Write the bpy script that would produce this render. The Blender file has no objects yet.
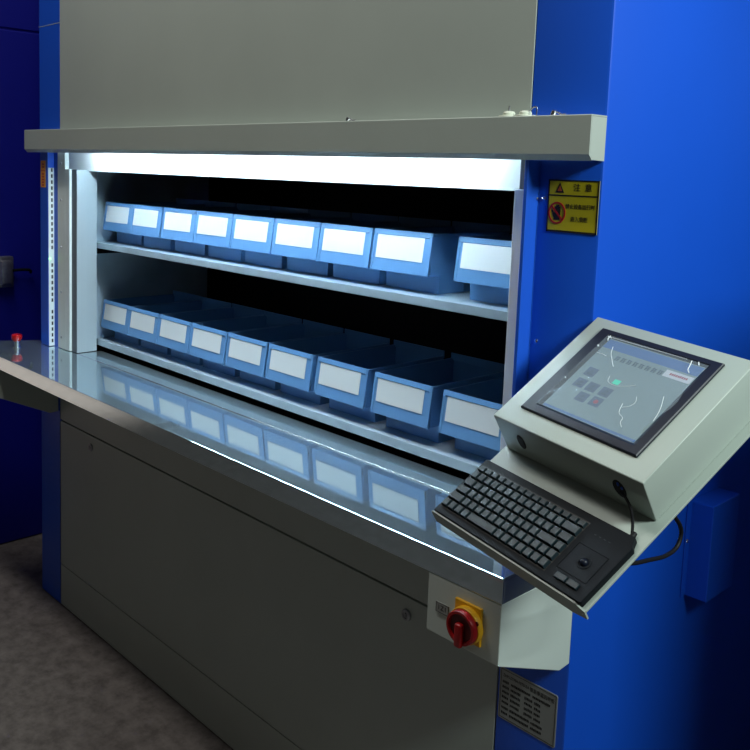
import bpy, bmesh, math, random
from mathutils import Vector, Matrix, Euler
random.seed(7)
S = bpy.context.scene
C = S.collection

# ------------------------------------------------------------------ materials
def mat(name, base, rough=.5, metal=0., bump=0., bscale=300., var=0., vscale=6., emit=None, estr=0., alpha=1., coat=0., spec=None, aniso=0.):
    m = bpy.data.materials.new(name); m.use_nodes = True
    nt = m.node_tree; b = nt.nodes['Principled BSDF']
    b.inputs['Base Color'].default_value = (*base, 1)
    b.inputs['Roughness'].default_value = rough
    b.inputs['Metallic'].default_value = metal
    if coat: b.inputs['Coat Weight'].default_value = coat
    if spec is not None: b.inputs['Specular IOR Level'].default_value = spec
    if emit: b.inputs['Emission Color'].default_value = (*emit, 1); b.inputs['Emission Strength'].default_value = estr
    if alpha < 1: b.inputs['Alpha'].default_value = alpha
    tc = nt.nodes.new('ShaderNodeTexCoord')
    if bump:
        n = nt.nodes.new('ShaderNodeTexNoise'); n.inputs['Scale'].default_value = bscale; n.inputs['Detail'].default_value = 3
        bp = nt.nodes.new('ShaderNodeBump'); bp.inputs['Strength'].default_value = bump; bp.inputs['Distance'].default_value = .002
        nt.links.new(tc.outputs['Object'], n.inputs['Vector'])
        nt.links.new(n.outputs['Fac'], bp.inputs['Height']); nt.links.new(bp.outputs['Normal'], b.inputs['Normal'])
    if var:
        n = nt.nodes.new('ShaderNodeTexNoise'); n.inputs['Scale'].default_value = vscale; n.inputs['Detail'].default_value = 5
        r = nt.nodes.new('ShaderNodeValToRGB')
        r.color_ramp.elements[0].position = .3; r.color_ramp.elements[1].position = .7
        r.color_ramp.elements[0].color = (*[c*(1-var) for c in base], 1); r.color_ramp.elements[1].color = (*[min(1, c*(1+var)) for c in base], 1)
        nt.links.new(tc.outputs['Object'], n.inputs['Vector']); nt.links.new(n.outputs['Fac'], r.inputs['Fac']); nt.links.new(r.outputs['Color'], b.inputs['Base Color'])
    return m

GREY = mat('grey_paint', (.42, .47, .43), .45, bump=.12, bscale=700, var=.04, vscale=3)
GREYB = mat('light_grey_paint', (.60, .68, .64), .45, bump=.1, bscale=800)
GREYC = mat('grey_console_paint', (.37, .43, .39), .4, bump=.10, bscale=900)
WHITE = mat('pale_frame_paint', (.74, .80, .77), .4, bump=.05)
REVEAL = mat('reveal_paint', (.34, .39, .41), .5, bump=.05)
DGREY = mat('dark_gasket', (.12, .14, .17), .6)
BLUE = mat('blue_paint', (.004, .085, .62), .42, bump=.10, bscale=600, var=.05, vscale=2)
BLUER = mat('blue_rail_paint', (.012, .10, .62), .4, bump=.05)
NAVY = mat('navy_paint', (.002, .005, .28), .5, bump=.1)
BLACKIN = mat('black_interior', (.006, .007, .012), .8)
PAN = mat('galvanised_shelf', (.46, .56, .63), .4, .35, var=.08, vscale=14)
BINM = mat('blue_bin_plastic', (.115, .265, .50), .38, bump=.05, bscale=500)
CARD = mat('white_card', (.66, .67, .66), .7)
BLACK = mat('black_plastic', (.005, .007, .010), .55, bump=.08, bscale=1500, spec=.12)
KEYM = mat('key_plastic', (.007, .017, .023), .38, bump=.06, bscale=2000, spec=.34)
BEZEL = mat('bezel_plastic', (.006, .009, .020), .36, spec=.3)
RUBBER = mat('black_cable', (.005, .005, .007), .6, spec=.25)
CHROME = mat('chrome', (.75, .77, .8), .2, 1.)
STEELD = mat('dull_steel', (.35, .36, .38), .4, .9, var=.15, vscale=60)
RED = mat('red_plastic', (.38, .005, .007), .3)
REDD = mat('dark_red_recess', (.10, .003, .004), .5)
YEL = mat('yellow_plastic', (.80, .42, .01), .4)
YELS = mat('yellow_sign_film', (.62, .52, .01), .5)
INK = mat('black_print', (.008, .008, .008), .6)
INKR = mat('red_print', (.42, .006, .006), .6)
INKO = mat('orange_print', (.42, .07, .015), .6)
PLATE = mat('nameplate_metal', (.34, .36, .35), .45, .2)
CERAM = mat('off_white_cap', (.68, .72, .60), .4)
TUBE = mat('fluorescent_tube', (.9, .95, 1), .5, emit=(.64, .84, 1.0), estr=122.)
REFL = mat('white_reflector', (.85, .87, .88), .5)
LEDG = mat('green_led', (.1, .8, .2), .4, emit=(.25, 1., .2), estr=4.)
ORST = mat('orange_sticker', (.75, .32, .02), .5)
WING = mat('red_print_sticker', (.45, .06, .02), .5)

def steel_mat():
    m = bpy.data.materials.new('brushed_stainless'); m.use_nodes = True
    nt = m.node_tree; b = nt.nodes['Principled BSDF']
    b.inputs['Metallic'].default_value = .97; b.inputs['Base Color'].default_value = (.60, .74, .82, 1)
    tc = nt.nodes.new('ShaderNodeTexCoord'); mp = nt.nodes.new('ShaderNodeMapping'); mp.inputs['Scale'].default_value = (2, 90, 90)
    n = nt.nodes.new('ShaderNodeTexNoise'); n.inputs['Scale'].default_value = 8; n.inputs['Detail'].default_value = 6
    mr = nt.nodes.new('ShaderNodeMapRange'); mr.inputs['To Min'].default_value = .03; mr.inputs['To Max'].default_value = .06
    n2 = nt.nodes.new('ShaderNodeTexNoise'); n2.inputs['Scale'].default_value = 9; n2.inputs['Detail'].default_value = 8
    mr2 = nt.nodes.new('ShaderNodeMapRange'); mr2.inputs['From Min'].default_value = .45; mr2.inputs['From Max'].default_value = .75; mr2.inputs['To Min'].default_value = 0; mr2.inputs['To Max'].default_value = .05
    ad = nt.nodes.new('ShaderNodeMath'); ad.operation = 'ADD'
    nt.links.new(tc.outputs['Object'], mp.inputs['Vector']); nt.links.new(mp.outputs['Vector'], n.inputs['Vector'])
    nt.links.new(tc.outputs['Object'], n2.inputs['Vector'])
    nt.links.new(n.outputs['Fac'], mr.inputs['Value']); nt.links.new(n2.outputs['Fac'], mr2.inputs['Value'])
    nt.links.new(mr.outputs['Result'], ad.inputs[0]); nt.links.new(mr2.outputs['Result'], ad.inputs[1])
    nt.links.new(ad.outputs['Value'], b.inputs['Roughness'])
    b2 = nt.nodes.new('ShaderNodeBsdfPrincipled'); b2.inputs['Metallic'].default_value = .75; b2.inputs['Base Color'].default_value = (.58, .70, .76, 1); b2.inputs['Roughness'].default_value = .42
    mx = nt.nodes.new('ShaderNodeMixShader'); mx.inputs[0].default_value = .20
    nt.links.new(b.outputs[0], mx.inputs[1]); nt.links.new(b2.outputs[0], mx.inputs[2]); nt.links.new(mx.outputs[0], nt.nodes['Material Output'].inputs['Surface'])
    return m
STEEL = steel_mat()

def film_mat():
    m = bpy.data.materials.new('clear_film'); m.use_nodes = True
    nt = m.node_tree; nt.nodes.clear()
    o = nt.nodes.new('ShaderNodeOutputMaterial'); mx = nt.nodes.new('ShaderNodeMixShader'); mx.inputs[0].default_value = .12
    t = nt.nodes.new('ShaderNodeBsdfTransparent'); t.inputs[0].default_value = (.93, .97, 1, 1)
    p = nt.nodes.new('ShaderNodeBsdfPrincipled'); p.inputs['Base Color'].default_value = (.55, .62, .66, 1); p.inputs['Roughness'].default_value = .18
    tc = nt.nodes.new('ShaderNodeTexCoord'); n = nt.nodes.new('ShaderNodeTexNoise'); n.inputs['Scale'].default_value = 28; n.inputs['Detail'].default_value = 3; n.inputs['Distortion'].default_value = 1.5
    bp = nt.nodes.new('ShaderNodeBump'); bp.inputs['Strength'].default_value = .5; bp.inputs['Distance'].default_value = .004
    nt.links.new(tc.outputs['Object'], n.inputs['Vector']); nt.links.new(n.outputs['Fac'], bp.inputs['Height']); nt.links.new(bp.outputs['Normal'], p.inputs['Normal'])
    nt.links.new(t.outputs[0], mx.inputs[1]); nt.links.new(p.outputs[0], mx.inputs[2]); nt.links.new(mx.outputs[0], o.inputs[0])
    return m
FILM = film_mat()
CREASE = mat('film_crease', (.85, .9, .92), .15, coat=.6)
def screen_mat(name, col, e): return mat(name, tuple(c*.4 for c in col), .25, emit=col, estr=e)
SCR = screen_mat('lit_screen', (.27, .36, .38), .34)
SCRB = screen_mat('lit_screen_blue', (.07, .17, .40), .42)
SCRI = screen_mat('lit_icon', (.10, .15, .25), .28)
SCRT = screen_mat('lit_title', (.07, .12, .17), .25)
SCRG = screen_mat('lit_green', (.05, .62, .40), .8)
SCRW = screen_mat('lit_label', (.60, .62, .66), .5)
SCRR = screen_mat('lit_red', (.42, .08, .12), .4)

def floor_mat():
    m = mat('concrete_floor', (.115, .10, .095), .8)
    nt = m.node_tree; b = nt.nodes['Principled BSDF']
    tc = nt.nodes.new('ShaderNodeTexCoord')
    n = nt.nodes.new('ShaderNodeTexNoise'); n.inputs['Scale'].default_value = 18; n.inputs['Detail'].default_value = 9; n.inputs['Roughness'].default_value = .7
    r = nt.nodes.new('ShaderNodeValToRGB')
    r.color_ramp.elements[0].position = .35; r.color_ramp.elements[0].color = (.10, .086, .082, 1)
    r.color_ramp.elements[1].position = .68; r.color_ramp.elements[1].color = (.225, .20, .19, 1)
    bp = nt.nodes.new('ShaderNodeBump'); bp.inputs['Strength'].default_value = .35; bp.inputs['Distance'].default_value = .004
    nt.links.new(tc.outputs['Object'], n.inputs['Vector']); nt.links.new(n.outputs['Fac'], r.inputs['Fac'])
    nt.links.new(r.outputs['Color'], b.inputs['Base Color']); nt.links.new(n.outputs['Fac'], bp.inputs['Height']); nt.links.new(bp.outputs['Normal'], b.inputs['Normal'])
    return m

# ------------------------------------------------------------------ geometry helpers
def new(): return bmesh.new()
def box(bm, x0, x1, y0, y1, z0, z1, bev=0., seg=2):
    r = bmesh.ops.create_cube(bm, size=1)
    vs = r['verts']
    for v in vs: v.co = Vector(((x0+x1)/2+v.co.x*(x1-x0), (y0+y1)/2+v.co.y*(y1-y0), (z0+z1)/2+v.co.z*(z1-z0)))
    if bev > 0:
        es = list({e for v in vs for e in v.link_edges})
        bmesh.ops.bevel(bm, geom=es, offset=min(bev, .45*min(abs(x1-x0), abs(y1-y0), abs(z1-z0))), segments=seg, profile=.5, affect='EDGES')
    return bm
def prism(bm, pts, a, lo, hi, bev=0.):
    """closed outline in the two axes other than a ('x': (y,z), 'y': (x,z), 'z': (x,y)), extruded lo..hi"""
    def mk(p, h):
        return {'x': (h, p[0], p[1]), 'y': (p[0], h, p[1]), 'z': (p[0], p[1], h)}[a]
    A = [bm.verts.new(mk(p, lo)) for p in pts]; B = [bm.verts.new(mk(p, hi)) for p in pts]
    n = len(pts); fs = [bm.faces.new(A), bm.faces.new(list(reversed(B)))]
    for i in range(n): fs.append(bm.faces.new((A[i], B[i], B[(i+1) % n], A[(i+1) % n])))
    bmesh.ops.recalc_face_normals(bm, faces=fs)
    if bev > 0:
        es = list({e for v in A+B for e in v.link_edges})
        bmesh.ops.bevel(bm, geom=es, offset=bev, segments=2, profile=.5, affect='EDGES')
    return bm
def rod(bm, c, axis, prof, seg=28):
    """lathe: prof = [(radius, along)], axis vector, centre c"""
    ax = Vector(axis).normalized(); t = ax.orthogonal().normalized(); u = ax.cross(t); c = Vector(c)
    rings = []
    for r, h in prof:
        if r < 1e-6: rings.append([bm.verts.new(c+ax*h)])
        else: rings.append([bm.verts.new(c+ax*h+(t*math.cos(2*math.pi*k/seg)+u*math.sin(2*math.pi*k/seg))*r) for k in range(seg)])
    fs = []
    for A, B in zip(rings, rings[1:]):
        if len(A) == 1 and len(B) == 1: continue
        for k in range(seg):
            k2 = (k+1) % seg
            if len(A) == 1: fs.append(bm.faces.new((A[0], B[k], B[k2])))
            elif len(B) == 1: fs.append(bm.faces.new((A[k], B[0], A[k2])))
            else: fs.append(bm.faces.new((A[k], B[k], B[k2], A[k2])))
    if len(rings[0]) > 1: fs.append(bm.faces.new(rings[0]))
    if len(rings[-1]) > 1: fs.append(bm.faces.new(rings[-1]))
    bmesh.ops.recalc_face_normals(bm, faces=fs)
    return bm
def tube(bm, pts, r, seg=10, sub=6):
    P = [Vector(p) for p in pts]; Q = []
    E_ = [P[0]*2-P[1]]+P+[P[-1]*2-P[-2]]
    for i in range(1, len(E_)-2):
        a, b, c, d = E_[i-1:i+3]
        for k in range(sub):
            t = k/sub
            Q.append(.5*((2*b)+(c-a)*t+(2*a-5*b+4*c-d)*t*t+(3*b-a-3*c+d)*t**3))
    Q.append(P[-1])
    up = None; rings = []
    for i, q in enumerate(Q):
        d = (Q[min(i+1, len(Q)-1)]-Q[max(i-1, 0)]).normalized()
        up = d.orthogonal().normalized() if up is None else (up-d*up.dot(d)).normalized()
        w = d.cross(up)
        rings.append([bm.verts.new(q+(up*math.cos(2*math.pi*k/seg)+w*math.sin(2*math.pi*k/seg))*r) for k in range(seg)])
    fs = []
    for A, B in zip(rings, rings[1:]):
        for k in range(seg): fs.append(bm.faces.new((A[k], B[k], B[(k+1) % seg], A[(k+1) % seg])))
    fs += [bm.faces.new(rings[0]), bm.faces.new(rings[-1])]
    bmesh.ops.recalc_face_normals(bm, faces=fs)
    return bm

OFF = {}
def root_of(o):
    while o.parent: o = o.parent
    return o
def obj(name, bm, m, parent=None, label=None, smooth=False, local=False):
    me = bpy.data.meshes.new(name)
    if parent is not None and not local:
        off = OFF[root_of(parent)]
        bmesh.ops.translate(bm, verts=bm.verts, vec=-off)
    bm.to_mesh(me); bm.free()
    if smooth:
        for p in me.polygons: p.use_smooth = True
        try: me.set_sharp_from_angle(angle=math.radians(35))
        except Exception: pass
    for mm in (m if isinstance(m, (list, tuple)) else [m]): me.materials.append(mm)
    o = bpy.data.objects.new(name, me); C.objects.link(o)
    if parent is not None: o.parent = parent
    if label: o['label'] = label
    return o
def thing(name, label, cat, loc=(0, 0, 0), mw=None, group=None):
    o = bpy.data.objects.new(name, None); C.objects.link(o); o.empty_display_size = .05
    if mw is not None: o.matrix_world = mw
    else: o.location = loc
    OFF[o] = Vector(loc)
    o['label'] = label; o['category'] = cat
    if group: o['group'] = group
    return o
def text_bm(bm, s, size, place, thick=.0002, xs=1.):
    """flat lettering as mesh; place(u, v, w) maps text plane (u right, v up, w out) to the target space; centred on 0,0"""
    cu = bpy.data.curves.new('lettering', 'FONT'); cu.body = s; cu.size = size; cu.align_x = 'CENTER'; cu.align_y = 'CENTER'; cu.extrude = thick
    o = bpy.data.objects.new('lettering', cu); C.objects.link(o)
    dg = bpy.context.evaluated_depsgraph_get(); me = bpy.data.meshes.new_from_object(o.evaluated_get(dg))
    bpy.data.objects.remove(o); bpy.data.curves.remove(cu)
    t = bmesh.new(); t.from_mesh(me); bpy.data.meshes.remove(me)
    mp = {}
    for v in t.verts: mp[v] = bm.verts.new(place(v.co.x*xs, v.co.y, v.co.z))
    for f in t.faces:
        try: bm.faces.new([mp[v] for v in f.verts])
        except ValueError: pass
    t.free(); return bm
def struct(name, bm, m):
    o = obj(name, bm, m); o['kind'] = 'structure'; return o

# ------------------------------------------------------------------ setting
bm = new(); box(bm, -9, 6, -8, 6, -.1, 0); struct('floor', bm, floor_mat())

WALL = mat('wall_plaster', (.30, .31, .30), .9, bump=.2, bscale=60)
bm = new(); box(bm, -9, 6, 2.4, 2.5, 0, 4.2); struct('wall_back', bm, WALL)
bm = new(); box(bm, -9.1, -9, -8, 2.5, 0, 4.2); struct('wall_left', bm, WALL)
bm = new(); box(bm, -.05, .25, .095, 2.4, 0, 1.84); struct('added_shade_block', bm, WALL)      # unseen block added to shade the lower right side of the machine

# ------------------------------------------------------------------ storage machine
XL, XR = -3.115, -.825          # outer sides
ZT = 2.75
M = thing('storage_machine', 'large blue and grey automated storage machine with a lit access opening', 'storage machine', (-1.97, 0, 0))
# grey front above the hood, blue posts beside it
bm = new(); box(bm, -2.948, -.984, -.001, .02, 1.7430, ZT, .001); obj('upper_panel', bm, GREY, M, 'plain grey sheet metal front above the hood')
bm = new(); box(bm, XL, -2.95, 0, .02, 0.004, ZT, .002)
obj('front_post', bm, BLUE, M, 'narrow blue post at the left edge of the front')
bm = new(); box(bm, XL, -2.95, -.0006, .0, 2.148, 2.150); obj('post_seam', bm, GREY, M)
bm = new()
prism(bm, [(-.982, 0), (XR-.006, 0), (XR-.0018, .0018), (XR, .006), (XR, 1.75), (XR-.02, 1.75), (XR-.02, .02), (-.982, .02)], 'z', .004, ZT)
obj('side_panel', bm, BLUE, M, 'blue sheet metal right side folded round onto the front', smooth=True)
bm = new(); box(bm, XL, XL+.02, .021, 1.75, .004, ZT); obj('far_side_panel', bm, BLUE, M)
bm = new(); box(bm, XL, XR, .0, 1.75, ZT, ZT+.02); obj('roof_panel', bm, GREY, M)
bm = new(); box(bm, XL, XR, 1.751, 1.77, .004, ZT); obj('rear_panel', bm, BLUE, M)
# black interior lining
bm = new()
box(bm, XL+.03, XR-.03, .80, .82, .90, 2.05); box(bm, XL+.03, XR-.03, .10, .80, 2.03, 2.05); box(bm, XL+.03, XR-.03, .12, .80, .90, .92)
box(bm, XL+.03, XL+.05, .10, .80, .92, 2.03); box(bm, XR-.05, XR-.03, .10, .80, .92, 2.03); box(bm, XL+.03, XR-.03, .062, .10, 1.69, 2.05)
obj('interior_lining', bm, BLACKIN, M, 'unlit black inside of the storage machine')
# below the worktop
bm = new(); box(bm, -2.958, -.986, 0, .02, .723, .94, .001); obj('apron_panel', bm, GREY, M)
bm = new(); box(bm, -2.958, -.986, 0, .02, .1655, .718, .0012); ap = obj('access_panel', bm, GREY, M, 'large grey access panel with two small cam locks')
for x in (-2.719, -1.236):
    bm = new(); rod(bm, (x, 0, .677), (0, -1, 0), [(.0135, 0), (.0135, .003), (.012, .005), (.0085, .005), (.0075, .003), (0, .003)])
    box(bm, x-.0015, x+.0015, -.006, -.002, .672, .682); obj('panel_lock', bm, STEELD, ap, smooth=True)
bm = new(); box(bm, -2.958, -.986, 0, .02, .006, .163, .001); obj('kick_panel', bm, GREY, M)
bm = new(); box(bm, -2.96, -.984, .012, .03, .004, .95); obj('seam_backing', bm, BLACKIN, M)
# hood
bm = new()
prism(bm, [(-.0005, 1.777), (-.0505, 1.777), (-.052, 1.7755), (-.052, 1.708), (-.0415, 1.697), (-.040, 1.6985), (-.0495, 1.7095), (-.0495, 1.7745), (-.0005, 1.7745)], 'x', -3.130, XR+.0005)
H = obj('hood', bm, GREY, M, 'long grey hood over the opening')
bm = new(); prism(bm, [(-.0005, 1.774), (-.049, 1.774), (-.049, 1.709), (-.0395, 1.6985), (-.0005, 1.6975)], 'x', XR-.0015, XR+.0004); obj('end_cap', bm, GREY, H)
bm = new(); prism(bm, [(-.0005, 1.774), (-.049, 1.774), (-.049, 1.709), (-.0395, 1.6985), (-.0005, 1.6975)], 'x', -3.1295, -3.1275); obj('end_cap', bm, GREY, H)
bm = new(); rod(bm, (-2.735, -.020, 1.722), (1, 0, 0), [(.0075, 0), (.0075, 1.60)], 16); obj('lamp_tube', bm, TUBE, M, 'lit fluorescent tube under the hood', smooth=True)
for x in (-2.735, -1.165):
    bm = new(); box(bm, x, x+.03, -.028, -.012, 1.7300, 1.7735, .002); obj('lamp_holder', bm, WHITE, M)
# reflector that closes the top of the opening, leaning back
bm = new(); prism(bm, [(-.0004, 1.7425), (-.0004, 1.7405), (.0475, 1.7405), (.0480, 1.637), (.0515, 1.637), (.0515, 1.7425)], 'x', -2.998, -1.000); obj('reflector', bm, REFL, M, 'white lintel brightly lit by the hood lamp')
bm = new(); box(bm, -3.0, -.99, .052, .062, 1.637, 2.05); obj('reflector_backing', bm, BLACKIN, M)
# frame beside the opening
fl = new(); box(fl, -2.964, -2.906, -.003, .012, .992, 1.699, .001); box(fl, -2.9065, -2.873, -.003, .012, .992, 1.641, .0015)
FL = obj('door_frame', fl, WHITE, M, 'pale frame strip left of the opening')
for z in (1.66, 1.53, 1.362, 1.199, 1.033):
    bm = new(); rod(bm, (-2.937, -.003, z), (0, -1, 0), [(.0045, 0), (.004, .002), (0, .0025)], 12); obj('screw', bm, STEELD, FL)
bm = new(); box(bm, -2.873, -2.832, .006, .010, .992, 1.64); obj('gasket_strip', bm, DGREY, M)
bm = new(); box(bm, -2.834, -2.830, .004, .081, .992, 1.64, .001); obj('door_reveal', bm, REVEAL, M)
bm = new(); box(bm, -2.873, -2.834, .011, .075, .992, 1.64); obj('frame_core', bm, BLACKIN, M)
fr = new(); box(fr, -1.010, -.986, -.002, .012, .992, 1.641, .0015)
obj('door_frame', fr, WHITE, M, 'pale frame strip right of the opening')
bm = new(); box(bm, -1.006, -1.002, .012, .09, .992, 1.70); box(bm, -1.0, -.984, .0, .09, 1.642, 1.70); obj('door_reveal', bm, DGREY, M)
# guide rails
bm = new(); box(bm, -3.056, -3.000, -.0235, 0, .992, 1.697, .0015); GL = obj('guide_rail', bm, BLUER, M, 'blue rail carrying the light curtain')
bm = new(); box(bm, -3.000, -2.9965, -.022, -.0005, .992, 1.643, .001); LC = obj('light_curtain', bm, WHITE, M, 'white light curtain strip with dark sensor windows')
z = 1.005
while z < 1.63:
    if not (1.29 < z < 1.33) and not (1.12 < z < 1.15):
        bm = new(); box(bm, -2.9967, -2.9961, -.0125, -.0065, z, z+.013); obj('sensor_window', bm, INK, LC)
    z += .0215
bm = new(); rod(bm, (-2.9966, -.018, 1.315), (1, 0, 0), [(.0045, 0), (.004, .002), (0, .003)], 12); obj('indicator_light', bm, LEDG, LC, 'lit green indicator')
bm = new(); box(bm, -.985, -.955, -.003, 0, .992, 1.697); box(bm, -.9630, -.955, -.040, 0, .992, 1.6968, .0012); GR = obj('guide_rail', bm, BLUER, M, 'blue rail standing proud right of the opening')
for (x, y, z, d) in ((-.955, -.006, 1.625, (1, 0, 0)), (-.943, 0, 1.627, (0, -1, 0)), (-.942, 0, 1.354, (0, -1, 0))):
    bm = new(); rod(bm, (x, y, z), d, [(.0042, 0), (.0038, .002), (0, .003)], 12); obj('screw', bm, CHROME, GR)
# orange sticker on left post
bm = new(); box(bm, -3.0555, -3.017, -.0243, -.0234, 1.572, 1.668); ST = obj('caution_sticker', bm, ORST, M, 'small orange caution sticker on the blue rail')
bm = new()
for z in (1.655, 1.645, 1.62, 1.61, 1.60, 1.59, 1.58): box(bm, -3.045, -3.027, -.0247, -.0242, z-.003, z+.003)
box(bm, -3.0555, -3.017, -.0247, -.0242, 1.630, 1.633)
obj('sticker_print', bm, WING, ST)
# the two shelves in view
SH = []
for (zt, hem0, hem1) in ((1.379, 1.363, 1.384), (1.019, 1.011, 1.034)):
    bm = new(); box(bm, -2.915, -.90, .092, .62, zt-.006, zt); box(bm, -2.915, -.90, .089, .0935, hem0, hem1, .0015); box(bm, -2.915, -.90, .093, .103, hem0, hem0+.002)
    sh = obj('shelf', bm, PAN, M, ('upper' if zt > 1.2 else 'lower')+' pale metal shelf inside the opening'); SH.append(sh)
    bm = new(); prism(bm, [(.10, zt-.012), (.62, zt-.012), (.62, zt+.315), (.10, zt+.315)], 'x', -2.919, -2.915); obj('side_plate', bm, PAN, sh)
    bm = new(); prism(bm, [(.10, zt-.012), (.62, zt-.012), (.62, zt+.315), (.10, zt+.315)], 'x', -.90, -.896); obj('side_plate', bm, PAN, sh)
    bm = new(); box(bm, -2.915, -.90, .618, .62, zt, zt+.05); obj('rear_lip', bm, PAN, sh)
# box on the right side
bm = new(); prism(bm, [(XR+.0005, .76), (XR+.0005, .972), (XR+.012, .972), (XR+.062, .940), (XR+.062, .735), (XR+.055, .73), (XR+.012, .752)], 'y', .462, .62)
bm.free()
bm = new(); box(bm, XR+.0005, XR+.052, .465, .60, .742, .962, .002)
JB = obj('junction_box', bm, BLUE, M, 'blue box fixed to the right side behind the console')
bm = new(); box(bm, XR+.0005, XR+.004, .447, .466, .742, .975, .001); obj('flange', bm, BLUE, JB)
bm = new(); rod(bm, (XR+.004, .455, .872), (1, 0, 0), [(.005, 0), (.004, .002), (0, .003)], 12); obj('screw', bm, CHROME, JB)
# --- warning sign on right of front
def fr_place(cx, cz, y, xs=1.): return lambda u, v, w: (cx+u, y-w, cz+v)
bm = new(); box(bm, -.9345, -.8295, -.0010, 0, 1.5655, 1.6625); SG = obj('warning_sign', bm, YELS, M, 'yellow warning sign with black border, triangle and prohibition hand')
bm = new()
x0, x1, z0, z1, y0, y1, b = -.9345, -.8295, 1.5655, 1.6625, -.0014, -.0009, .0028
box(bm, x0, x1, y0, y1, z0, z0+b*1.3); box(bm, x0, x1, y0, y1, z1-b, z1); box(bm, x0, x0+b, y0, y1, z0, z1); box(bm, x1-b, x1, y0, y1, z0, z1); box(bm, x0, x1, y0, y1, 1.6325, 1.6350)
obj('border', bm, INK, SG)
bm = new(); prism(bm, [(-.9190, 1.6385), (-.9010, 1.6385), (-.9100, 1.6575)], 'y', -.0014, -.0009); TR = obj('warning_triangle', bm, INK, SG)
bm = new(); prism(bm, [(-.9148, 1.6415), (-.9052, 1.6415), (-.9100, 1.6520)], 'y', -.0017, -.0012); obj('triangle_fill', bm, INKO, SG)
bm = new(); text_bm(bm, '注  意', .0150, fr_place(-.8625, 1.6480, -.0012), xs=1.0); obj('lettering', bm, INK, SG)
bm = new(); text_bm(bm, '禁止设备运行时', .0098, fr_place(-.8660, 1.6135, -.0012), xs=.88); obj('lettering', bm, INK, SG)
bm = new(); text_bm(bm, '进入货柜', .0100, fr_place(-.8665, 1.5905, -.0012), xs=.88)
obj('lettering', bm, INK, SG)
# hand
hx, hz = -.9135, 1.6010
bm = new()
prism(bm, [(hx-.006, hz-.013), (hx+.006, hz-.013), (hx+.0075, hz-.002), (hx+.0075, hz+.004), (hx-.0055, hz+.004), (hx-.0055, hz-.001), (hx-.0095, hz+.006), (hx-.0112, hz+.0045), (hx-.0085, hz-.005), (hx-.006, hz-.009)], 'y', -.0014, -.0009)
for i, h in enumerate((.0125, .0150, .0155, .0125)): prism(bm, [(hx-.0055+i*.0033, hz+.003), (hx-.0055+i*.0033+.0030, hz+.003), (hx-.0055+i*.0033+.0030, hz+h-.001), (hx-.0055+i*.0033+.0015, hz+h), (hx-.0055+i*.0033, hz+h-.001)], 'y', -.0014, -.0009)
obj('hand_symbol', bm, INK, SG)
bm = new()
N = 40
for i in range(N):
    a0, a1 = 2*math.pi*i/N, 2*math.pi*(i+1)/N
    prism(bm, [(hx+math.cos(a)*r, hz+math.sin(a)*r*1.13) for a, r in ((a0, .0152), (a1, .0152), (a1, .0182), (a0, .0182))], 'y', -.0018, -.0010)
prism(bm, [(hx-.0125, hz+.0105), (hx-.0100, hz+.0130), (hx+.0125, hz-.0105), (hx+.0100, hz-.0130)], 'y', -.0018, -.0010)
obj('prohibition_ring', bm, INKR, SG)
# --- nameplate low on the right
bm = new(); prism(bm, [(-.9755, .566), (-.8475, .566), (-.8445, .569), (-.8445, .672), (-.8475, .675), (-.9755, .675), (-.9785, .672), (-.9785, .569)], 'y', -.0012, 0)
NP = obj('nameplate', bm, PLATE, M, 'grey metal nameplate with rows of dark print below the switch box')
bm = new(); x0, x1, z0, z1 = -.9755, -.8475, .569, .672
for a in ((x0, x1, z0, z0+.0008), (x0, x1, z1-.0008, z1), (x0, x0+.0008, z0, z1), (x1-.0008, x1, z0, z1)): box(bm, a[0], a[1], -.0016, -.0011, a[2], a[3])
text_bm(bm, 'ZHM-ZTMH-F0T0-ZA', .0085, fr_place(-.9395, .6600, -.0013), xs=.78)
text_bm(bm, '智能垂直回转柜', .0100, fr_place(-.8790, .6590, -.0013), xs=.80)
rows = [.6465, .6355, .6245, .6135, .6025, .5910, .5800]
for r_, z in enumerate(rows):   # the print of these rows cannot be read: rows of small marks
    segs = [(-.971, -.955), (-.951, -.928)]
    if r_ == 0: segs = [(-.971, -.955), (-.951, -.905), (-.900, -.860)]
    elif r_ in (1, 2, 3, 4): segs += [(-.918, -.899)] + ([(-.895, -.880)] if r_ else [])
    else: segs = [(-.971, -.955), (-.951, -.905), (-.901, -.875)]
    for a, b_ in segs:
        x = a
        while x < b_-.001:
            w = random.uniform(.0018, .0032); box(bm, x, min(x+w, b_), -.0015, -.0011, z-.0030+random.uniform(0, .001), z+.0030-random.uniform(0, .001)); x += w+.0009
obj('lettering', bm, INK, NP)

# ------------------------------------------------------------------ worktop
YF = -.233
W = thing('steel_worktop', 'long polished stainless steel worktop in front of the lit opening', 'worktop', (-1.97, -.1, .99))
bm = new()
prism(bm, [(-3.135, -.0005), (-3.245, YF), (-.8245, YF), (-.8245, -.0005), (-.984, -.0005), (-.984, .006), (-2.948, .006), (-2.948, -.0005)], 'z', .983, .99, .0012)
obj('top_plate', bm, STEEL, W)
bm = new(); box(bm, -2.829, -1.008, .0066, .098, .984, .9905, .0010, 2); obj('rear_ledge', bm, STEEL, W, 'steel ledge between the joint and the opening')
bm = new(); rod(bm, (-2.826, .0064, .9900), (1, 0, 0), [(.0018, 0), (.0018, 1.813)], 14); obj('joint_glint_rod', bm, CHROME, W, 'thin rod added along the worktop joint to give its bright highlight', smooth=True)  # chrome rod added at the joint so it always catches the lamp highlight
bm = new()
box(bm, -3.2435, -.8247, YF+.0004, YF+.006, .943, .984, .0008); box(bm, -.8305, -.8249, YF+.006, -.002, .943, .984, .0008)
obj('apron', bm, STEEL, W)
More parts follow.
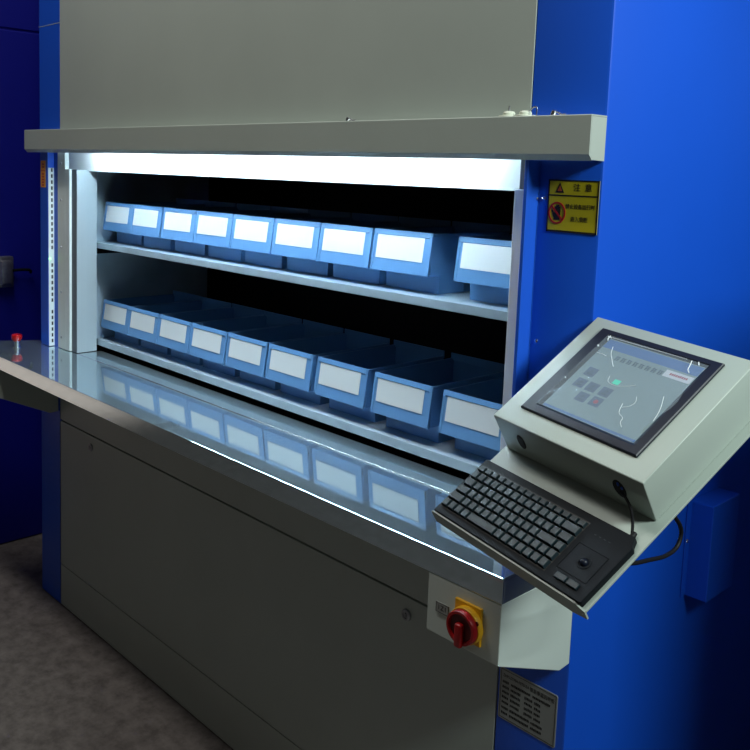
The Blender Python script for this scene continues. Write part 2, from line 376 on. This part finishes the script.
bm = new(); prism(bm, [(-.0015, .9425), (-.225, .9425), (-.225, .835), (-.035, .749), (-.0015, .751)], 'x', -3.113, -2.966, .0015); obj('support_bracket', bm, GREY, W, 'grey gusset box under the left end of the worktop')
bm = new(); rod(bm, (-3.043, -.125, .99), (0, 0, 1), [(.015, 0), (.015, .003), (.0100, .004), (.0100, .024), (.012, .026), (0, .026)], 24); ES = obj('emergency_stop', bm, CHROME, W, 'emergency stop button with red mushroom cap', smooth=True)
bm = new(); rod(bm, (-3.043, -.125, 1.0150), (0, 0, 1), [(.012, 0), (.0180, .008), (.0195, .018), (.018, .023), (.010, .0260), (0, .0265)], 28); obj('red_cap', bm, RED, ES, smooth=True)

# ------------------------------------------------------------------ switch box
SB = thing('switch_box', 'grey metal box with red rotary main switch under the worktop corner', 'switch box', (-.906, -.12, .85))
bm = new(); prism(bm, [(-.0015, .942), (YF+.001, .942), (YF+.001, .831), (-.035, .749), (-.0015, .751)], 'x', -.987, -.8252, .0015); obj('housing', bm, GREYB, SB)
bm = new(); box(bm, -.920, -.8615, YF-.005, YF+.001, .851, .921, .0015); MS = obj('main_switch', bm, YEL, SB, 'red rotary switch on a yellow square plate')
scx, scz = -.8885, .8835
bm = new(); rod(bm, (scx, YF-.005, scz), (0, -1, 0), [(.0330, 0), (.0330, .010), (.0318, .012), (.027, .012)], 40); obj('collar', bm, YEL, MS, 'round yellow collar', smooth=True)
bm = new(); rod(bm, (scx+.0272, YF-.0165, scz+.016), (0, -1, 0), [(.004, 0), (.004, .0012), (0, .0012)], 14); obj('padlock_hole', bm, REDD, MS)
bm = new(); rod(bm, (scx, YF-.0175, scz), (0, -1, 0), [(.0305, 0), (.0305, .010), (.0295, .0115), (.0252, .0115), (.0235, .0065), (0, .0065)], 40); obj('rotary_disc', bm, RED, MS, smooth=True)
bm = new(); rod(bm, (scx, YF-.0235, scz), (0, -1, 0), [(.0236, 0), (.0236, .0010), (0, .0010)], 36); obj('disc_recess', bm, REDD, MS, 'dark recess of the rotary disc')
bm = new(); box(bm, scx-.0075, scx+.0075, YF-.036, YF-.024, scz-.0335, scz+.010, .004, 3); obj('switch_handle', bm, RED, MS, smooth=True)
bm = new(); box(bm, -.9655, -.9365, YF-.0008, YF+.0012, .8760, .8945, .0004); LP = obj('position_label', bm, PLATE, SB, 'small grey label left of the rotary switch')
bm = new(); text_bm(bm, '1Z1', .0130, fr_place(-.951, .8853, YF-.0009), xs=1.0)
for a in ((-.9655, -.9365, .8760, .8768), (-.9655, -.9365, .8937, .8945), (-.9655, -.9647, .8760, .8945), (-.9373, -.9365, .8760, .8945)): box(bm, a[0], a[1], YF-.0012, YF-.0007, a[2], a[3])
obj('lettering', bm, INK, LP)

# ------------------------------------------------------------------ picking bins
def bin_body():
    bm = new()
    D0, D1, HT, LZ = .052, .315, .146, .046     # y of lower front wall, y of back, height, lip underside (y=0 is the lip's front)
    wt, wl = .0945, .0860                       # half widths at top / at base
    t = .0025
    # floor and lower front wall
    box(bm, -wl, wl, D0, D1, 0, .003); box(bm, -wl, wl, D0, D0+t, .003, LZ+.004)
    # underside of the lip
    prism(bm, [(.0015, LZ), (D0+t, LZ+.001), (D0+t, LZ+.0035), (.0015, LZ+.003)], 'x', -wt+.002, wt-.002)
    # lip: slab leaning back
    prism(bm, [(.000, LZ), (.0028, LZ-.001), (.0175, HT), (.0135, HT+.0015)], 'x', -wt, wt, .0008)
    # moulded borders on the lip
    for s in (-1, 1):
        prism(bm, [(-.0012, LZ+.002), (.002, LZ+.002), (.0155, HT-.001), (.0122, HT+.001)], 'x', s*wt-s*.007 if s > 0 else -wt, s*wt if s > 0 else -wt+.007, .0006)
    prism(bm, [(.0088, HT-.006-.004), (.0105, HT-.012), (.0155, HT-.001), (.0122, HT+.0005)], 'x', -wt+.007, wt-.007)
    # sides, slanting out to a rim
    for s in (-1, 1):
        A = [(s*wl, .0), (s*wt-s*.003, HT-.004), (s*wt-s*.003-s*t, HT-.004), (s*wl-s*t, 0)]
        prism(bm, A, 'y', D0, D1)
        prism(bm, [(.012, LZ+.001), (D0+.001, LZ+.001), (D0+.001, HT-.003), (.016, HT-.003)], 'x', s*wt-s*.0055, s*wt-s*.003)
        box(bm, min(s*wt, s*wt-s*.006), max(s*wt, s*wt-s*.006), .014, D1, HT-.006, HT, .001)
        box(bm, min(s*wl, s*wl+s*.004), max(s*wl, s*wl+s*.004), D0+.09, D0+.096, .004, HT-.03)
    # back
    box(bm, -wl, wl, D1-t, D1, .003, HT+.012); box(bm, -wt, wt, D1-.004, D1, HT-.006, HT+.014, .001)
    return bm
def label_bm():
    bm = new(); lz, HT = .046, .146
    def P(u, q, off):   # u across, q 0..1 up the lip
        return (u, .0135*q-.0010-off, lz+(HT-lz)*q)
    vs = []
    for off in (0, .0007):
        vs.append([bm.verts.new(P(u, q, off)) for u, q in ((-.0800, .31), (.0720, .31), (.0720, .96), (-.0800, .96))])
    A, B = vs
    fs = [bm.faces.new(A), bm.faces.new(B[::-1])]+[bm.faces.new((A[i], A[(i+1) % 4], B[(i+1) % 4], B[i])) for i in range(4)]
    bmesh.ops.recalc_face_normals(bm, faces=fs); return bm
ORD = ['leftmost', 'second from left', 'third from left', 'fourth from left', 'fifth from left', 'sixth from left', 'seventh from left', 'eighth from left', 'ninth from left']
UPL = ['light blue picking bin leftmost on the upper shelf', 'light blue picking bin second from left on the upper shelf', 'light blue picking bin third from left on the upper shelf',
       'light blue picking bin fourth from left on the upper shelf', 'light blue picking bin fifth from left on the upper shelf', 'light blue picking bin sixth from left on the upper shelf',
       'light blue picking bin seventh from left on the upper shelf', 'light blue picking bin just left of the gap on the upper shelf', 'light blue picking bin standing alone right of the gap on the upper shelf']
LOL = ['light blue picking bin leftmost on the lower shelf', 'light blue picking bin second from left on the lower shelf', 'light blue picking bin third from left on the lower shelf',
       'light blue picking bin fourth from left on the lower shelf', 'light blue picking bin fifth from left on the lower shelf', 'light blue picking bin sixth from left on the lower shelf',
       'light blue picking bin third from right on the lower shelf', 'light blue picking bin second from right on the lower shelf', 'light blue picking bin at the right end of the lower shelf beside the console']
up = [-2.880+.194*i for i in range(8)]+[-1.256]
lo = [-2.893, -2.701, -2.509, -2.316, -2.121, -1.923, -1.714, -1.499, -1.279]
proto = None
for z, xs, labs, grp in ((1.379, up, UPL, 'picking bins on the upper shelf'), (1.019, lo, LOL, 'picking bins on the lower shelf')):
    for x, lab in zip(xs, labs):
        loc = Vector((x+.0955, .13+random.uniform(-.0015, .0015), z+.0005))
        if proto is None:
            b = thing('picking_bin', lab, 'bin', (0, 0, 0), group=grp)
            p1 = obj('bin_body', bin_body(), BINM, b, local=True); p2 = obj('label_card', label_bm(), CARD, b, 'white paper label on the bin front', local=True)
            proto = (b, p1, p2)
        else:
            b = proto[0].copy(); C.objects.link(b); b['label'] = lab; b['group'] = grp
            for q in proto[1:]:
                c = q.copy(); C.objects.link(c); c.parent = b
        b.location = loc; b.rotation_euler.z = random.uniform(-.006, .006) if z < 1.2 else random.uniform(-.002, .002)

# ------------------------------------------------------------------ operator console on an arm
Rc = Matrix(((0.98128, 0.18791, -0.04221), (-0.18048, 0.82073, -0.54206), (-0.06721, 0.53953, 0.83928)))
T = Vector((-.900, -.328, 1.103))
MW = Rc.to_4x4(); MW.translation = T
K = thing('operator_console', 'tilted grey console with touchscreen housing and keyboard tray by the machine corner', 'console', mw=MW)
def kobj(name, bm, m, parent, label=None, smooth=False): return obj(name, bm, m, parent, label, smooth, local=True)
UE = .3215
bm = new(); prism(bm, [(-.005, .001), (UE, .001), (UE, .458), (.006, .458), (.006, .345), (-.005, .325)], 'z', -.004, 0, .0008)
box(bm, -.005, -.003, .10, .32, -.014, -.001)
kobj('tray', bm, GREYC, K)
bm = new(); prism(bm, [(-.006, -.0185), (.2935, -.0215), (.3215, -.0150), (.3215, .0005), (.3060, .0082), (.2960, .0085), (.0, .0085), (-.006, .005)], 'y', -.0015, .0012); kobj('front_lip', bm, GREYC, K, 'folded grey lip along the front of the tray')
# wedge housing with a window for the panel
u0, u1, v0, v1, h1, h2 = .0015, .307, .1761, .4557, .0782, .0846
bm = new()
vs = [bm.verts.new(c) for c in ((u0, v0, 0), (u1, v0, 0), (u1, v1, 0), (u0, v1, 0), (u0, v0, h1), (u1, v0, h1), (u1, v1, h2), (u0, v1, h2))]
fs = [bm.faces.new([vs[i] for i in f]) for f in ((3, 2, 1, 0), (4, 5, 6, 7), (0, 1, 5, 4), (1, 2, 6, 5), (2, 3, 7, 6), (3, 0, 4, 7))]
bmesh.ops.recalc_face_normals(bm, faces=fs)
bmesh.ops.bevel(bm, geom=list(bm.edges), offset=.0022, segments=3, profile=.5, affect='EDGES')
HS = kobj('housing', bm, GREYC, K, smooth=True)
for (u, w) in ((.052, .0385), (.2548, .0400)):
    bm = new(); 
    N = 26; rx, rz = (.0085, .0155) if u < .1 else (.0115, .0175)
    prism(bm, [(u+rx*math.cos(2*math.pi*i/N), w+rz*math.sin(2*math.pi*i/N)) for i in range(N)], 'y', v0-.0008, v0+.004)
    kobj('cable_hole', bm, BLACKIN, HS)
bm = new(); box(bm, .2545, .2575, v0-.003, v0+.003, .048, .0545, .001); box(bm, .2600, .2630, v0-.003, v0+.003, .043, .0480, .001); kobj('plug', bm, BLUER, HS, 'blue plug showing in the cable hole')
sl = (h2-h1)/(v1-v0)
def top(u, v, e): return (u, v, h1+sl*(v-v0)+e)
def slab(bm, pts, e0, e1):
    A = [bm.verts.new(top(u, v, e0)) for u, v in pts]; B = [bm.verts.new(top(u, v, e1)) for u, v in pts]; n = len(pts)
    fs = [bm.faces.new(A[::-1]), bm.faces.new(B)]+[bm.faces.new((A[i], A[(i+1) % n], B[(i+1) % n], B[i])) for i in range(n)]
    bmesh.ops.recalc_face_normals(bm, faces=fs); return bm
def rect(a, b, c, d): return [(a, c), (b, c), (b, d), (a, d)]
O0, O1, O2, O3 = .0355, .2705, .2115, .4300       # outer bezel
I0, I1, I2, I3 = .0640, .2490, .2325, .4135       # inner opening
bm = new()
ou = [bm.verts.new(top(u, v, 0)) for u, v in rect(O0, O1, O2, O3)]; o2 = [bm.verts.new(top(u, v, .0035)) for u, v in rect(O0, O1, O2, O3)]
o3 = [bm.verts.new(top(u, v, .0048)) for u, v in rect(O0+.0015, O1-.0015, O2+.0015, O3-.0015)]
i3 = [bm.verts.new(top(u, v, .0048)) for u, v in rect(I0-.006, I1+.006, I2-.006, I3+.006)]; i2 = [bm.verts.new(top(u, v, .0012)) for u, v in rect(I0, I1, I2, I3)]
i1 = [bm.verts.new(top(u, v, 0)) for u, v in rect(I0, I1, I2, I3)]
fs = []
for A, B in ((ou, o2), (o2, o3), (o3, i3), (i3, i2), (i2, i1)):
    for k in range(4): fs.append(bm.faces.new((A[k], A[(k+1) % 4], B[(k+1) % 4], B[k])))
bmesh.ops.recalc_face_normals(bm, faces=fs)
TS = kobj('touchscreen', bm, BEZEL, K, 'lit touchscreen in a black bezel under wrinkled clear film')
bm = new(); slab(bm, rect(I0, I1, I2, I3), .0004, .0011); kobj('screen', bm, SCR, TS)
bm = new()
slab(bm, rect(I0+.001, I1-.001, I3-.0225, I3-.002), .0011, .0013); kobj('screen_banner', bm, SCRB, TS, 'blue band along the top of the screen')
bm = new(); slab(bm, rect(I0+.001, I1-.001, I2+.001, I2+.006), .0011, .0013); kobj('screen_footer', bm, SCRB, TS, 'thin blue band along the bottom of the screen')
bm = new()
for i in range(8):
    u = .104+i*.0120
    for a in ((0, .0085, .3745, .3757), (0, .0085, .3785, .3800), (.0008, .0026, .372, .3815), (.0050, .0068, .372, .3805), (0, .0085, .3712, .3722)): slab(bm, rect(u+a[0], u+a[1], a[2], a[3]), .0013, .0015)
kobj('screen_title', bm, SCRT, TS, 'dark row of blurred characters on the screen')
bm = new()
for (u, v) in ((.0885, .3310), (.0885, .3025), (.1140, .3020), (.1415, .3020), (.1135, .2765), (.1415, .2775)): slab(bm, rect(u-.0100, u+.0100, v-.0100, v+.0100), .0013, .0015)
kobj('screen_icons', bm, SCRI, TS, 'square buttons on the left of the screen')
bm = new()
for (u, v) in ((.0885, .3310), (.0885, .3025), (.1140, .3020), (.1415, .3020), (.1135, .2765)):
    slab(bm, rect(u-.005, u+.005, v-.006, v-.003), .0015, .0016); slab(bm, [(u-.004, v-.001), (u+.004, v+.001), (u+.001, v+.006)], .0015, .0016)
kobj('icon_marks', bm, SCRT, TS)
bm = new(); slab(bm, [(.1415+.0045*math.cos(a*.6283), .2775+.0045*math.sin(a*.6283)) for a in range(10)], .0015, .0017); kobj('red_icon', bm, SCRR, TS)
bm = new(); slab(bm, rect(.1370, .1490, .3235, .3335), .0013, .0016); kobj('green_icon', bm, SCRG, TS)
bm = new(); slab(bm, rect(.1985, .2470, .3715, .3865), .0013, .0016); kobj('white_field', bm, SCRW, TS)
bm = new()
for i in range(9): slab(bm, rect(.208+i*.0036, .208+i*.0036+.0026, .377, .3815), .0016, .0018)
kobj('field_print', bm, SCRR, TS)
# film with a ragged right edge
bm = new()
pts = [(.0555, .2300), (.2485, .2285), (.2505, .2480), (.2455, .2620), (.2500, .2780), (.2525, .2980), (.2570, .3120), (.2580, .3300), (.2530, .3520), (.2515, .3800), (.2535, .4160), (.0575, .4170)]
slab(bm, pts, .0050, .0052); kobj('protective_film', bm, FILM, TS, 'wrinkled clear protective film')
def cre(pts, r):
    b_ = new(); tube(b_, [top(u, v, .0053) for u, v in pts], r, 6, 5); kobj('film_crease', b_, CREASE, TS, smooth=True)
cre([(.0860, .3940), (.0930, .3800), (.1030, .3690), (.1130, .3585), (.1180, .3540)], .0005)
cre([(.0690, .3720), (.0800, .3720), (.0900, .3705)], .0005)
cre([(.1270, .3330), (.1330, .3210), (.1480, .3180), (.1650, .3235), (.1790, .3330)], .0003)
cre([(.1860, .2900), (.1930, .2720), (.2050, .2650), (.2080, .2560), (.2160, .2480)], .00042)
cre([(.1960, .3120), (.2020, .3010), (.1990, .2900), (.1900, .2830)], .0003)
cre([(.2330, .3300), (.2420, .3110), (.2470, .2960), (.2500, .2800)], .00042)
cre([(.0640, .4155), (.0640, .4090), (.0670, .4040)], .0010); cre([(.0610, .4130), (.0690, .4120)], .0009)
cre([(.0700, .4130), (.1200, .4140), (.1700, .4150), (.2150, .4155)], .00042)
cre([(.2240, .4150), (.2270, .4060), (.2300, .3960), (.2360, .3900)], .0008); cre([(.2350, .4165), (.2400, .4100)], .0010)
cre([(.0590, .3880), (.0610, .3850)], .0016); cre([(.0595, .3000), (.0610, .2985)], .0010)
# arm that carries the console, behind and below the tray
ARM = new()
bmq = ARM
iR = Rc.transposed()
def w2l(p): return iR @ (Vector(p)-T)
def wbox(bm, x0, x1, y0, y1, z0, z1):
    n0 = len(bm.verts); box(bm, x0, x1, y0, y1, z0, z1, .002); bm.verts.ensure_lookup_table()
    for v in bm.verts[n0:]: v.co = w2l(v.co)
wbox(ARM, -.872, -.834, -.090, -.052, .9905, 1.235)
wbox(ARM, -.885, -.829, -.110, -.040, .9902, .9960)
kobj('support_post', ARM, GREYC, K, 'grey post standing on the worktop under the tray')

# ------------------------------------------------------------------ keyboard
KB = thing('keyboard', 'compact black keyboard with trackball lying on the console tray', 'keyboard', mw=MW.copy())
bm = new()
out = [(.0005, .0018), (.3130, .0018), (.3150, .0040), (.3165, .1140), (.3120, .1200), (.3080, .1318), (.0, .1318), (-.001, .1295)]
prism(bm, out, 'z', .0002, .0115, .001)
obj('case', bm, BLACK, KB, local=True)
bm = new(); box(bm, .0035, .2385, .0135, .1180, .0113, .0119); obj('key_well', bm, INK, KB, local=True)
KU = .2330/15; KV = .0176
def key(bm, u, v, w, d, h=.0058):
    a, b = .0010, .0024
    z0, z1 = .0119, .0119+h
    L = [(u+a, v+a), (u+w-a, v+a), (u+w-a, v+d-a), (u+a, v+d-a)]; Hh = [(u+b, v+b*.8), (u+w-b, v+b*.8), (u+w-b, v+d-b*1.1), (u+b, v+d-b*1.1)]
    A = [bm.verts.new((*p, z0)) for p in L]; B = [bm.verts.new((*p, z1)) for p in Hh]
    fs = [bm.faces.new(A[::-1]), bm.faces.new(B)]+[bm.faces.new((A[i], A[(i+1) % 4], B[(i+1) % 4], B[i])) for i in range(4)]
    bmesh.ops.recalc_face_normals(bm, faces=fs)
    bmesh.ops.bevel(bm, geom=[e for e in bm.edges if all(abs(v_.co.z-z1) < 1e-6 for v_ in e.verts)], offset=.0005, segments=1, affect='EDGES')
layout = [ # bottom row first, widths in key units
    [1, 1, 1, 1, 4.6, 1, 1, 1, 1, 1, 1, .4+0],
    [2.0]+[1]*11+[1, 1],
    [1.75]+[1]*10+[2.25, 1],
    [1.5]+[1]*12+[1.5],
    [1.0]+[1]*12+[2.0],
    [1.0]*15]
layout[0] = [1, 1, 1, 1, 4, 1, 1, 1, 1, 1, 1, 1]
layout[1] = [2.0]+[1]*13
layout[2] = [1.75]+[1]*10+[2.25, 1]
v = .0145
for r_, row in enumerate(layout):
    sc = 15/sum(row); u = .0045; d = KV if r_ < 5 else .0135
    for w in row:
        bm = new(); key(bm, u, v, w*KU*sc, d, .0058 if r_ < 5 else .0045)
        o = obj('key', bm, KEYM, KB, local=True)
        u += w*KU*sc
    v += d
bm = new()
for p in (rect(.2470, .3010, .0300, .0308), rect(.2470, .3010, .0810, .0818), rect(.2470, .2478, .0300, .0818), rect(.3002, .3010, .0300, .0818)): prism(bm, p, 'z', .0114, .0122)
obj('trackball_panel', bm, BLACK, KB, local=True)
bm = new(); rod(bm, (.2765, .0565, .0113), (0, 0, 1), [(.0110, 0), (.0105, .0012), (.0080, .0014), (.0068, .0004)], 32); obj('trackball_ring', bm, BLACK, KB, smooth=True, local=True)
bm = new(); bmesh.ops.create_uvsphere(bm, u_segments=24, v_segments=14, radius=.0062); bmesh.ops.translate(bm, verts=bm.verts, vec=(.2765, .0565, .0118)); obj('trackball', bm, BEZEL, KB, 'glossy black trackball', smooth=True, local=True)
for u in (.2565, .2785):
    bm = new(); box(bm, u, u+.0195, .0135, .0240, .0115, .0150, .0012); obj('trackball_button', bm, KEYM, KB, local=True)
bm = new()
for i in range(4): box(bm, .2560+i*.0085, .2595+i*.0085, .1040, .1052, .0112, .0118)
obj('status_marks', bm, KEYM, KB, local=True)
bm = new(); tube(bm, [(.2992, .1318, .0060), (.2965, .1380, .0080), (.2905, .1500, .0165), (.2836, .1600, .0300), (.2710, .1675, .0385), (.2590, .1715, .0395)], .0022, 10, 6)
rod(bm, (.2995, .1300, .006), (0, 1, 0), [(.0042, 0), (.0042, .006), (.003, .011)], 12)
obj('cord', bm, RUBBER, KB, 'black cord from keyboard into the console housing', smooth=True, local=True)

# loose cable behind the tray
PC = new()
tube(PC, [(-.640, -.055, 1.205), (-.612, -.100, 1.162), (-.600, -.108, 1.144), (-.600, -.084, 1.121), (-.600, -.077, 1.103), (-.600, -.091, 1.085), (-.600, -.128, 1.082), (-.600, -.177, 1.090), (-.603, -.231, 1.099), (-.622, -.262, 1.108)], .0034, 10, 6)
o = obj('power_cable', PC, RUBBER, smooth=True); o['label'] = 'black cable looping out under the right edge of the console tray'; o['category'] = 'cable'

# ------------------------------------------------------------------ small things on top of the hood
ZH = 1.7770
for i, (x, lab) in enumerate(((-1.012, 'left of two off-white domed caps on top of the grey hood, short pin upright'), (-.975, 'right of two off-white domed caps on top of the grey hood, with bent wire'))):
    cp = thing('domed_cap', lab, 'cap', (x, -.030, ZH), group='caps on the hood')
    bm = new(); rod(bm, (x, -.030, ZH), (0, 0, 1), [(.0195, .0002), (.0195, .002), (.018, .003), (.0115, .0035), (.0118, .0075), (.0095, .0105), (.005, .0115), (0, .0115)], 28); obj('cap', bm, CERAM, cp, smooth=True)
    bm = new()
    if i == 0: rod(bm, (x, -.030, ZH+.010), (0, 0, 1), [(.0017, 0), (.0017, .010), (.0022, .011), (0, .012)], 10)
    else: tube(bm, [(x+.006, -.032, ZH+.006), (x+.013, -.034, ZH+.011), (x+.020, -.035, ZH+.0165), (x+.0265, -.035, ZH+.0170), (x+.0280, -.035, ZH+.013), (x+.0282, -.035, ZH+.0012)], .0013, 8, 5)
    obj('pin' if i == 0 else 'wire', bm, STEELD if i == 0 else CHROME, cp, smooth=True)
for x, lab in ((-1.445, 'small metal clip on the hood edge near the middle of the machine'), (-.908, 'small metal clip on top of the hood at its right end')):
    cl = thing('metal_clip', lab, 'clip', (x, -.028, ZH), group='clips on the hood')
    bm = new(); box(bm, x-.014, x+.020, -.034, -.022, ZH+.0002, ZH+.0018, .0005); obj('clip_base', bm, STEELD, cp if False else cl)
    bm = new(); rod(bm, (x-.009, -.028, ZH+.0015), (.35, 0, 1), [(.0052, 0), (.0052, .006), (.0040, .009), (0, .010)], 12); obj('clip_head', bm, CHROME, cl, smooth=True)
    bm = new(); tube(bm, [(x-.007, -.028, ZH+.008), (x+.002, -.029, ZH+.006), (x+.010, -.029, ZH+.0025), (x+.019, -.030, ZH+.0028)], .0017, 8, 5); obj('clip_lever', bm, CHROME, cl, smooth=True)

# ------------------------------------------------------------------ neighbouring cabinet on the left
NB = thing('neighbouring_cabinet', 'dark navy blue cabinet standing left of the storage machine', 'cabinet', (-4.1, .7, 0))
bm = new(); box(bm, -4.6, -3.6, -.35, 1.7, .004, 2.196, .004); box(bm, -4.6, -3.6, -.35, 1.7, 2.204, 2.7, .004); box(bm, -4.59, -3.606, -.34, 1.69, 2.19, 2.21); obj('body', bm, NAVY, NB)
bm = new(); box(bm, -3.6, -3.565, .020, .090, 1.135, 1.265, .006); box(bm, -3.575, -3.55, .030, .080, 1.15, 1.25, .008); LT = obj('latch', bm, STEELD, NB, 'grey metal latch on the navy cabinet', smooth=True)
bm = new(); tube(bm, [(-3.565, .085, 1.205), (-3.565, .120, 1.207), (-3.568, .160, 1.203), (-3.585, .172, 1.190)], .006, 8, 4); obj('latch_lever', bm, BLACK, LT, smooth=True)

# ------------------------------------------------------------------ light
w = bpy.data.worlds.new('room_ambience'); S.world = w; w.use_nodes = True
w.node_tree.nodes['Background'].inputs[0].default_value = (.92, .88, .82, 1); w.node_tree.nodes['Background'].inputs[1].default_value = .036
def area(name, loc, aim, size, power, col):
    l = bpy.data.lights.new(name, 'AREA'); l.shape = 'RECTANGLE'; l.size, l.size_y = size; l.energy = power; l.color = col
    o = bpy.data.objects.new(name, l); C.objects.link(o); o.location = loc
    o.rotation_euler = (Vector(aim)-Vector(loc)).to_track_quat('-Z', 'Y').to_euler(); return o
area('ceiling_lamp', (.80, -.22, 2.50), (-.85, .05, 1.5), (.5, .35), 42, (.88, 1.0, .96))
area('ceiling_lamp', (-2.0, -.86, 3.9), (-2.0, -.2, 1.0), (2.2, .3), 37, (1., .98, .92))
sp = bpy.data.lights.new('high_bay_lamp', 'SPOT'); sp.energy = 2600; sp.spot_size = math.radians(66); sp.spot_blend = .5; sp.shadow_soft_size = .2; sp.color = (1., .86, .74)
so = bpy.data.objects.new('high_bay_lamp', sp); C.objects.link(so); so.location = (-7.2, -2.2, 4.0)

# ------------------------------------------------------------------ camera
cd = bpy.data.cameras.new('camera'); cam = bpy.data.objects.new('camera', cd); C.objects.link(cam)
f, cx, cy = 877.695, 314.367, 271.215
cd.sensor_width = 36; cd.lens = f/750*36; cd.shift_x = (375-cx)/750; cd.shift_y = -(375-cy)/750; cd.clip_start = .02
R_ = ((.66761, .74389, .03046), (.10658, -.055, -.99278), (-.73684, .66604, -.116))
Mx = Matrix(((R_[0][0], -R_[1][0], -R_[2][0]), (R_[0][1], -R_[1][1], -R_[2][1]), (R_[0][2], -R_[1][2], -R_[2][2]))).to_4x4()
Mx.translation = (0, -1.43, 1.66881)
cam.matrix_world = Mx
S.camera = cam
vs = S.view_settings; S.display_settings.display_device = 'sRGB'; vs.view_transform = 'Standard'; vs.look = 'None'; vs.gamma = 1; vs.use_curve_mapping = False; vs.exposure = 0.
